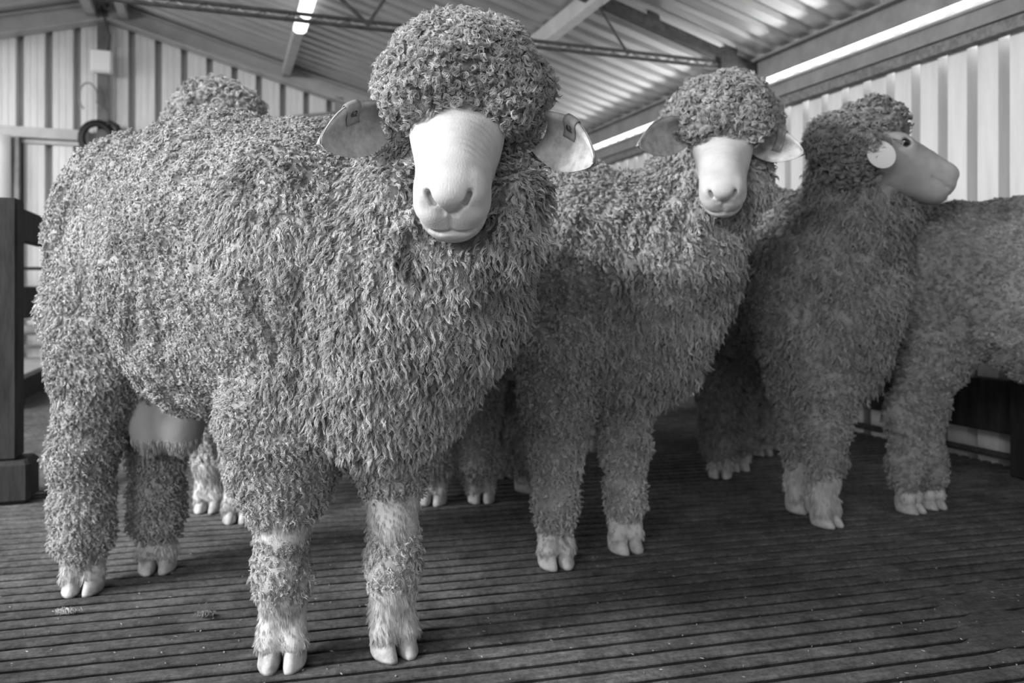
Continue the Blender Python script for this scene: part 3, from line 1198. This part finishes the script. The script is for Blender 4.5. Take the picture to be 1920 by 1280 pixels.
def sheep(label, group, base_xy, B, feet, toes, head, fwd, step, head_box=None, head_step=0.004, coarse=1.0, wool=None, skin=None,
          lump=0.006, ridge=0.0, k=1.0, seed=1, length=1.0, tone=1.0, dusk=None):
    org = np.array((base_xy[0], base_xy[1], 0.0))
    e = empty('sheep', org, label, 'sheep', group)
    # bounds
    lo, hi = np.full(3, 1e9), np.full(3, -1e9)
    for kind, d, g, kk in B.p:
        if kind == 'c':
            pts = [(d[0], d[2] * max(1, d[4])), (d[1], d[3] * max(1, d[4]))]
        else:
            pts = [(d[0], max(d[1]))]
        for c, r in pts:
            lo, hi = np.minimum(lo, c - r - 0.03), np.maximum(hi, c + r + 0.03)
    lo[2] = max(lo[2], 0.005)
    V, F = surface(B, lo, hi, step)
    if head_box is not None:
        hl, hh = head_box
        fc = V[F].mean(1)
        inb = ((fc > hl + step) & (fc < hh - step)).all(1)
        F1 = F[~inb]
        V2, F2 = surface(B, hl, hh, head_step)
        V, F = np.concatenate([V, V2]), np.concatenate([F1, F2 + len(V)])
    gr = B.groups(V)
    names = list(LOCK)
    best = np.full(len(V), 1e9)
    reg = np.zeros(len(V), int)
    woolv = np.full(len(V), 1e9)
    for g, v in gr.items():
        if g != 'skin':
            woolv = np.minimum(woolv, v)
            m = v < best
            best[m] = v[m]
            reg[m] = names.index(g)
    N = grad(B, V)
    isw = np.clip((gr.get('skin', np.full(len(V), 1e3)) - woolv) / 0.004 + 0.75, 0, 1)
    reg[isw < 0.35] = names.index('skin')
    # lumps and folds under the fleece
    nz = vnoise(V, 28, seed) * 0.6 + vnoise(V, 62, seed + 1) * 0.5
    dsp = lump * nz * isw
    if ridge:
        al = (V - org) @ np.asarray(fwd)
        wv = np.sin((al + 0.045 * vnoise(V, 5, seed + 5) + 0.024 * vnoise(V, 14, seed + 7)) * 6.283 / 0.052)
        dsp = dsp + ridge * wv * np.clip(0.65 + 0.9 * vnoise(V, 6, seed + 11), 0.1, 1.2) * isw * ((reg == names.index('body')) | (reg == names.index('neck')))
    if head is not None:
        q, (Fv, S, U) = head
        al = (V - q(0, 0, 0)) @ Fv / k
        wr = np.sin((al + 0.006 * vnoise(V, 30, 3)) * 6.283 / 0.0135) * np.clip((al - 0.03) * 40, 0, 1) * np.clip((0.135 - al) * 40, 0, 1)
        dsp = dsp + (1 - isw) * wr * 0.0006 * (0.6 + 0.6 * vnoise(V, 22, 9)) * np.clip(((V - q(0, 0, 0)) @ U / k - 0.0) * 60, 0, 1)
    V = V + N * dsp[:, None]
    bm = mesh_np('body', V - org, F, skin, e)
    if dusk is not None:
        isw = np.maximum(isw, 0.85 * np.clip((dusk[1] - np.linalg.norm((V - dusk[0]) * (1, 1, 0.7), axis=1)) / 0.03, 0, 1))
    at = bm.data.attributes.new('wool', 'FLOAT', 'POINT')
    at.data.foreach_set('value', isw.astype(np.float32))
    headc = head[0](0.05, 0, 0) if head is not None else np.array((0, 0, 9.0))

    def bare(c):
        return (np.linalg.norm(c - headc, axis=1) > 0.2) & (c[:, 2] < 0.33) & (c[:, 2] > 0.035)
    fibres('fleece', B, V, N, F, reg, wool, e, org, fwd, coarse, None, length, seed, bare, tone)
    for pos, toe in zip(feet, toes):
        for sg in (1, -1):
            make_claw(pos, toe, sg, M_CLAW, e, org, k)
    if head is not None:
        q = head[0]
        Fv, S, U = head[1]
        for sg in (1, -1):
            c = q(0.004, sg * 0.0610, 0.005)
            mb = MB()
            rings = []
            for i in range(1, 10):
                a = math.pi * i / 10
                rings.append([c + k * (S * sg * 0.010 * math.cos(a) + (Fv * math.cos(b) * 0.0120 + U * math.sin(b) * 0.0095) * math.sin(a)) - org for b in [2 * math.pi * j / 14 for j in range(14)]])
            mb.loft(rings)
            mb.build('eye', M_EYE, e, True)
    return e, org


def leg_front(B, foot, toe, elbow, k=1.0, r=1.0, patchy=False, cuff=0.10):
    foot = np.asarray(foot, float)
    z = np.array((0, 0, 1.0))
    an = foot + z * 0.13 * k
    kn = foot * 0.85 + np.asarray(elbow) * 0.15
    kn[2] = 0.275 * k
    add_pastern(B, foot, toe, an, k)
    if patchy:
        B.cone('skin', an, kn, 0.036 * k, 0.047 * k, 0.03)
        B.chain('leg', [(elbow, 0.115 * k * r), (kn * 0.5 + np.asarray(elbow) * 0.5, 0.088 * k * r), (kn + z * 0.03, 0.060 * k * r)], 0.04)
        B.chain('shag', [(kn - z * 0.03, 0.041 * k), (foot * 0.5 + kn * 0.5 + z * 0.01, 0.045 * k), (an - z * 0.005, 0.034 * k)], 0.02)
    else:
        B.cone('skin', an, kn, 0.036 * k, 0.045 * k, 0.03)
        c = foot + z * (cuff + 0.062) * k
        B.chain('leg', [(elbow, 0.110 * k * r), (kn * 0.5 + np.asarray(elbow) * 0.5, 0.080 * k * r), (kn, 0.056 * k * r), (c, 0.046 * k * r)], 0.04)


def leg_hind(B, foot, toe, hip, fwd, k=1.0, r=1.0, cuff=0.10, bend=0.035):
    foot = np.asarray(foot, float)
    hip = np.asarray(hip, float)
    fwd = np.asarray(fwd)
    z = np.array((0, 0, 1.0))
    an = foot + z * 0.125 * k - fwd * 0.01
    add_pastern(B, foot, toe, an, k)
    hock = foot * 0.85 + hip * 0.15
    hock[2] = 0.30 * k
    hock = hock - fwd * bend * k
    stifle = foot * 0.45 + hip * 0.55
    stifle[2] = 0.50 * k
    stifle = stifle + fwd * 0.035 * k
    B.cone('skin', an, hock, 0.034 * k, 0.042 * k, 0.03)
    c = foot + z * (cuff + 0.075) * k - fwd * 0.014 * k
    B.chain('leg', [(hip, 0.130 * k * r), (stifle, 0.095 * k * r), (hock, 0.058 * k * r), (foot * 0.6 + hock * 0.4, 0.050 * k * r), (c, 0.044 * k * r)], 0.05)


# ---- the big ram on the left
def big_ram():
    B = Body()
    fr, fl, hr, hl = G(530, 1243), G(738, 1222), G(157, 1106), G(296, 1067)
    F0, H0 = (fr + fl) / 2, (hr + hl) / 2
    f = nrm(F0 - H0)
    l = np.array((-f[1], f[0], 0))
    z = np.array((0, 0, 1.0))
    # trunk
    rump = H0 + f * 0.02 + l * 0.01 + z * 0.785
    mid = (F0 + H0) / 2 + z * 0.705
    sho = F0 - f * 0.05 + z * 0.69
    B.chain('body', [(rump, 0.142), (mid, 0.195), (sho, 0.180)], 0.06, 1.45)
    B.ell('body', H0 - f * 0.03 + z * 0.72, (0.12, 0.12, 0.21), None, 0.08)
    # neck and chest
    head = add_head(B, P(858, 234, 1.14), P(842, 372, 1.005), 1.0, capw=(0.072, 0.100, 0.072), crest=None)
    q = head[0]
    B.ell('cap', q(-0.115, 0.0, -0.012), (0.130, 0.110, 0.112), None, 0.03)
    chest = P(792, 540, 1.31)
    bris = P(728, 690, 1.39)
    B.chain('neck', [(P(862, 240, 1.31), 0.105), (P(838, 370, 1.29), 0.128), (chest, 0.160), (bris, 0.135)], 0.05)
    B.cone('neck', P(770, 420, 1.43), sho + z * 0.05, 0.15, 0.19, 0.08)
    B.cone('neck', bris, F0 - f * 0.02 + z * 0.52, 0.13, 0.13, 0.08)
    # wool rolls framing the face
    for sg in (1, -1):
        B.chain('neck', [(q(-0.02, sg * 0.090, -0.085), 0.030), (q(0.06, sg * 0.082, -0.090), 0.036), (q(0.11, sg * 0.064, -0.115), 0.040), (q(0.13, sg * 0.02, -0.140), 0.042)], 0.03)
    leg_front(B, fr, nrm((0.12, -1, 0)), P(535, 790, 1.43), 1.0, 1.0, True)
    leg_front(B, fl, nrm((0.50, -0.85, 0)), P(728, 780, 1.48), 1.0, 0.76, True)
    leg_hind(B, hr, nrm((0.2, -1, 0)), P(192, 590, 1.76), f, 1.0, 0.95, bend=0.01)
    leg_hind(B, hl, nrm((0.25, -1, 0)), P(310, 600, 1.88), f, 1.0, 0.92, bend=0.01)
    # scrotum
    for px in (284, 342):
        B.ell('skin', P(px, 765, 1.77), (0.046, 0.050, 0.088), None, 0.012)
        B.ell('skin', P(px, 800, 1.77), (0.038, 0.042, 0.058), None, 0.03)
    B.ell('shag', P(312, 705, 1.77), (0.080, 0.075, 0.062), None, 0.05)
    lo = np.array((-0.21, 0.93, 0.655))
    hi = np.array((0.06, 1.20, 0.985))
    e, org = sheep('largest ram, dark cropped fleece, standing square at the front left and facing the camera', 'sheep in the shed',
                   (F0 + H0)[:2] / 2, B, [fr, fl, hr, hl], [nrm((0.12, -1, 0)), nrm((0.50, -0.85, 0)), nrm((0.2, -1, 0)), nrm((0.25, -1, 0))],
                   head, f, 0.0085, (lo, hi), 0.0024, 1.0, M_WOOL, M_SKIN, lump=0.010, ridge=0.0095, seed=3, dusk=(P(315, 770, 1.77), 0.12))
    r_, t1 = make_ear('ear', P(722, 228, 1.165), P(606, 270, 1.075), (-0.10, -0.85, -0.35), 0.080, M_EAR, e, org)
    l_, t2 = make_ear('ear', P(1012, 246, 1.165), P(1108, 304, 1.075), (0.10, -0.85, -0.35), 0.080, M_EAR, e, org)
    ear_clip(r_, t1, -1)
    ear_clip(l_, t2, 1)
    return e


def ear_clip(ear, fr, sg, s0=0.30, s1=0.50, reach=0.25, digits='62'):
    """a folded metal tag over the ear's upper edge, with digits pressed into it"""
    A, Cc, Nn, up, pos = fr
    sts = np.linspace(s0, s1, 5)
    rows = []
    for s_ in sts:
        row = []
        for t in np.linspace(reach, 0.98, 7):
            row.append(pos(s_, t * up, 0) + Nn * 0.0016)
        row.append((pos(s_, up, 0) + pos(s_, up, 1)) / 2 + Cc * up * 0.0030)
        for t in np.linspace(0.98, 0.45, 5):
            row.append(pos(s_, t * up, 1) - Nn * 0.0016)
        rows.append(row)
    n = len(rows[0])
    vs = [p for r in rows for p in r]
    fs = [(i * n + j, i * n + j + 1, (i + 1) * n + j + 1, (i + 1) * n + j) for i in range(len(rows) - 1) for j in range(n - 1)]
    tg = MB().add(vs, fs).build('ear_tag', M_TAGGREY, ear, True)
    # straighten the front face so that the tag reads as one bent strip of metal
    sol = tg.modifiers.new('thickness', 'SOLIDIFY')
    sol.thickness = 0.0012
    sol.offset = 0
    if digits:
        fc = bpy.data.curves.new('digits', 'FONT')
        fc.body = digits
        fc.size = 0.013
        fc.extrude = 0.0003
        fc.align_x = 'CENTER'
        fc.align_y = 'CENTER'
        tmp = bpy.data.objects.new('digits', fc)
        COL.objects.link(tmp)
        me = bpy.data.meshes.new_from_object(tmp.evaluated_get(bpy.context.evaluated_depsgraph_get()))
        bpy.data.objects.remove(tmp)
        sm = (s0 + s1) / 2
        p0, p1 = pos(sm, 0.45 * up, 0), pos(sm, 0.85 * up, 0)
        Yv = nrm(p1 - p0)
        X = nrm(np.cross(Yv, Nn))
        Zv = np.cross(X, Yv)
        o = (p0 + p1) / 2 + nrm(Zv) * 0.0034
        for v in me.vertices:
            v.co = Vector(o + X * v.co.x + Yv * v.co.y + Zv * v.co.z)
        link('tag_number', me, M_DARKSTEEL, ear)


def flock_sheep(label, fr, fl, hr, hl, toes, O, T, neck=None, k=1.0, coarse=1.5, seed=5, step=0.011, trunk=1.0, hs=0.0045, ears=None, wool=None, tone=1.0, length=1.0, roll=0.0, hips=(None, None), lift=0.0, fit=1.0, crest=(-0.11, 0.115), rolls=1.0, cuff=0.10, lr=1.0, capw=None, brow=True, skin=None):
    """a sheep standing on four given feet with the head at eye-mid O and nose tip T"""
    B = Body()
    F0, H0 = (fr + fl) / 2, (hr + hl) / 2
    f = nrm(F0 - H0)
    l = np.array((-f[1], f[0], 0))
    z = np.array((0, 0, 1.0))
    rump = H0 + f * 0.02 + z * (0.775 * k + lift)
    mid = (F0 + H0) / 2 + z * (0.70 * k + lift)
    sho = F0 - f * 0.05 + z * (0.69 * k + lift)
    B.chain('body', [(rump, 0.142 * k * trunk), (mid, 0.190 * k * trunk), (sho, 0.175 * k * trunk)], 0.06, 1.45)
    B.ell('body', H0 - f * 0.03 + z * 0.72 * k, np.array((0.12, 0.12, 0.21)) * k, None, 0.08)
    head = None
    box = None
    if O is not None:
        head = add_head(B, O, T, k * fit, roll, crest=crest, capw=capw, brow=brow)
        q = head[0]
        if neck is None:
            c = F0 + f * 0.11 + z * 0.62 * k
            neck = [(q(-0.12, 0, -0.06), 0.105 * k), (q(-0.12, 0, -0.06) * 0.5 + c * 0.5, 0.135 * k), (c, 0.155 * k), (F0 + f * 0.06 + z * 0.52 * k, 0.135 * k)]
        B.chain('neck', neck, 0.05)
        B.cone('neck', (neck[1][0] + neck[2][0]) / 2 - f * 0.06, sho + z * 0.04, 0.14 * k, 0.175 * k, 0.08)
        B.cone('neck', neck[-1][0], F0 - f * 0.02 + z * 0.53 * k, 0.125 * k, 0.13 * k, 0.08)
        for sg in (1, -1) if rolls else ():
            B.chain('neck', [(q(-0.04, sg * 0.072 * rolls, -0.090), 0.032 * k), (q(0.03, sg * 0.066 * rolls, -0.105), 0.036 * k), (q(0.07, sg * 0.040 * rolls, -0.130), 0.040 * k)], 0.03)
        c = (q(-0.02, 0, -0.01) + q(0.15, 0, -0.01)) / 2
        box = (c - 0.155 * k * fit, c + 0.155 * k * fit)
    for foot, toe, sg in ((fr, toes[0], -1), (fl, toes[1], 1)):
        el = F0 * 0.35 + foot * 0.65 + l * sg * 0.02
        el = np.array((el[0], el[1], 0.50 * k))
        leg_front(B, foot, toe, el, k, 0.95 * lr, cuff=cuff)
    for foot, toe, sg, hp in ((hr, toes[2], -1, hips[0]), (hl, toes[3], 1, hips[1])):
        hip = hp if hp is not None else H0 * 0.3 + foot * 0.7 + f * 0.02 + z * 0.62 * k
        leg_hind(B, foot, toe, hip, f, k, lr, bend=0.02, cuff=cuff)
    return sheep(label, 'sheep in the shed', (F0 + H0)[:2] / 2, B, [fr, fl, hr, hl], toes, head, f, step, box, hs, coarse,
                 wool or M_WOOL, skin or M_SKIN, lump=0.011, ridge=0.006, k=k, seed=seed, length=length, tone=tone), head


def d2(x, y):
    return nrm((x, y, 0))


def second_sheep():
    (e, org), hd = flock_sheep('ram facing the camera just right of the largest ram, one tag in its ear',
                         G(1042, 1058), G(1172, 1030), G(812, 942), G(902, 938), [d2(0.25, -1), d2(0.35, -1), d2(-0.1, -1), d2(0.1, -1)],
                         P(1355, 266, 1.80), P(1355, 384, 1.665),
                         [(P(1335, 255, 1.96), 0.100), (P(1308, 380, 1.94), 0.118), (P(1254, 515, 1.93), 0.150), (P(1208, 640, 1.98), 0.130)],
                         fit=0.95, cuff=0.055, crest=(-0.118, 0.130, 0.128), k=1.03, coarse=1.35, seed=21, step=0.010)
    make_ear('ear', P(1283, 246, 1.79), P(1202, 272, 1.70), (-0.15, -0.9, -0.2), 0.088, M_EAR, e, org)
    l_, t = make_ear('ear', P(1416, 262, 1.80), P(1505, 286, 1.72), (0.1, -0.9, -0.2), 0.078, M_EAR, e, org)
    ear_clip(l_, t, 1, 0.34, 0.52, -0.3, None)


def third_sheep():
    (e, org), hd = flock_sheep('sheep toned darker for shade, with its head turned right in profile and a round white ear tag',
                         G(1500, 957), G(1548, 983), G(1350, 893), G(1384, 880), [d2(0.35, -1), d2(0.45, -0.9), d2(-0.2, -1), d2(0.1, -1)],
                         P(1667, 277, 2.10), P(1796, 338, 2.12),
                         [(P(1606, 295, 2.18), 0.115), (P(1604, 400, 2.23), 0.135), (P(1578, 560, 2.26), 0.150), (P(1560, 660, 2.29), 0.130)],
                         k=0.98, coarse=1.5, seed=33, tone=0.72, skin=M_SKIN_SHADE, fit=1.08, crest=(-0.095, 0.078, 0.075), rolls=0, capw=(0.066, 0.070, 0.040), brow=False)  # low tone puts the shade on this sheep into its fleece colour
    r_, t = make_ear('ear', P(1616, 276, 2.085), P(1694, 272, 2.02), (0.05, -0.8, -0.7), 0.055, M_EAR, e, org)
    c = P(1652, 290, 2.0)
    mb = MB()
    rings = []
    for y, r in ((0.0, 0.034), (-0.001, 0.0365), (-0.003, 0.0365), (-0.004, 0.034)):
        rings.append([c - org + np.array((math.cos(a) * r, y + 0.25 * math.sin(a) * r, math.sin(a) * r)) for a in [2 * math.pi * i / 28 for i in range(28)]])
    mb.loft(rings)
    mb.build('ear_tag', M_TAGWHITE, r_, True)


def fourth_sheep():
    hr, hl = G(1705, 958), G(1745, 950)
    hd = nrm((0.95, -0.30, 0))
    lt = np.array((-hd[1], hd[0], 0))
    F0 = (hr + hl) / 2 + hd * 0.66
    O = F0 + hd * 0.24 + np.array((-0.02, -0.12, 0.62))
    T = O + np.array((0.02, -0.12, -0.14))
    flock_sheep('short fleeced sheep standing side on at the right edge, its head out of view', F0 - lt * 0.09, F0 + lt * 0.09, hr, hl,
                [hd, hd, d2(0.45, -0.9), d2(0.3, -0.95)], O, T, k=0.93, coarse=1.6, seed=44, hs=0.008, length=0.75, lr=0.82, tone=0.82)


def fifth_sheep():
    flock_sheep('sheep behind the largest ram, its curly poll rising over that back', G(393, 956), G(448, 975), G(560, 872), G(645, 872),
                [d2(0.05, -1), d2(0.1, -1), d2(0, -1), d2(0, -1)], P(418, 264, 2.08), P(430, 351, 1.98), k=1.03, coarse=1.5, seed=55, hs=0.006)


def sixth_sheep():
    f = d2(0.65, 0.76)
    hr, hl = G(988, 919), G(938, 892)
    F0 = (hr + hl) / 2 + f * 0.62
    lt = np.array((-f[1], f[0], 0))
    O = F0 + f * 0.22 + np.array((0, 0, 0.86))
    flock_sheep('sheep hidden between the two front rams, its dark hind legs showing below', F0 - lt * 0.07, F0 + lt * 0.07, hr, hl,
                [f, f, d2(0.6, -0.8), d2(0.5, -0.8)], O, O + f * 0.13 + np.array((0, 0, -0.12)), k=0.95, coarse=1.8, seed=66, hs=0.008, step=0.014, trunk=0.88)


def seventh_sheep():
    f = d2(0.08, 0.99)
    hl, hr = G(1430, 852), G(1470, 842)
    F0 = (hr + hl) / 2 + f * 0.64
    lt = np.array((-f[1], f[0], 0))
    O = F0 + f * 0.25 + np.array((0, 0, 0.50))
    flock_sheep('farthest sheep, hidden behind the one with the white ear tag, its small pale feet showing', F0 - lt * 0.08, F0 + lt * 0.08, hr, hl,
                [f, f, d2(-0.2, -1), d2(0.1, -1)], O, O + f * 0.11 + np.array((0, 0, -0.14)), k=0.93, coarse=2.0, seed=77, hs=0.009, step=0.014)


big_ram()
second_sheep()
third_sheep()
fourth_sheep()
fifth_sheep()
sixth_sheep()
seventh_sheep()


# ------------------------------------------------------------------ litter on the floor
M_LITTER = mat('dry_litter', 0.20, 0.9, noise=(60, 0.3, 1.9))
M_TUFT = mat('dirty_wool_tuft', 0.55, 0.95, noise=(90, 0.5, 1.3))


def litter():
    m = MB()
    r = random.Random(5)
    for _ in range(1400):
        Y = 1.05 + 3.2 * r.random() ** 1.6
        x = (r.random() - 0.5) * 1.45 * Y
        if CU * x + SU * Y > 2.45:
            continue
        a = r.random() * 3.14
        ln, w, h = r.uniform(0.0012, 0.005), r.uniform(0.0008, 0.002), r.uniform(0.0006, 0.002)
        c, sn = math.cos(a), math.sin(a)
        z = 0.0005
        pts = []
        for dx_, dy_, dz in ((-ln, 0, 0.0), (0, -w, r.uniform(0, h)), (ln, 0, r.uniform(0, h)), (0, w, 0), (r.uniform(-1, 1) * ln * 0.4, 0, h)):
            pts.append((x + c * dx_ - sn * dy_, Y + sn * dx_ + c * dy_, z + dz))
        m.add(pts, [(0, 1, 4), (1, 2, 4), (2, 3, 4), (3, 0, 4), (3, 2, 1, 0)])
    o = m.build('floor_litter', M_LITTER)
    props(o, 'scattered dry crumbs of dung and straw over the slatted floor', 'litter', None, 'stuff')


def tuft(px, py, ln, label, seed, m_=None):
    r = random.Random(seed)
    p = G(px, py)
    m = MB()
    # a felted core with short fibres curling out of it
    rings = []
    for i in range(9):
        t = -1 + 2 * i / 8
        rr = max(0.08, (1 - t * t)) ** 0.5
        rings.append([(t * ln * 0.42, math.cos(q) * ln * 0.15 * rr * r.uniform(0.6, 1.3) + ln * 0.06 * math.sin(3 * t), max(0.0012, 0.005 + math.sin(q) * ln * 0.13 * rr * r.uniform(0.6, 1.3))) for q in [2 * math.pi * k / 12 for k in range(12)]])
    m.loft(rings)
    for _ in range(150):
        x, y = r.gauss(0, 1) * ln * 0.26, r.gauss(0, 1) * ln * 0.10
        a, L_ = r.uniform(0, 6.283), ln * r.uniform(0.12, 0.30)
        pts = []
        for k in range(5):
            t = k / 4
            a += r.gauss(0, 0.45)
            x, y = x + math.cos(a) * L_ * 0.25, y + math.sin(a) * L_ * 0.25
            pts.append((x, y, max(0.0008, 0.006 + 0.004 * math.sin(math.pi * t) + r.gauss(0, 0.0018))))
        m.tube(pts, [0.0004, 0.0006, 0.0006, 0.0005, 0.0002], 4)
    props(m.build('wool_tuft', m_ or M_TUFT, loc=p, smooth=True), label, 'wool tuft', 'wool tufts on the floor')


litter()
tuft(124, 1152, 0.030, 'pale loose wool tuft lying on the slats near the largest ram hind foot', 1)
tuft(384, 1157, 0.030, 'dark twisted wool tuft on the slats left of the largest ram front feet', 2, M_TIMBER)
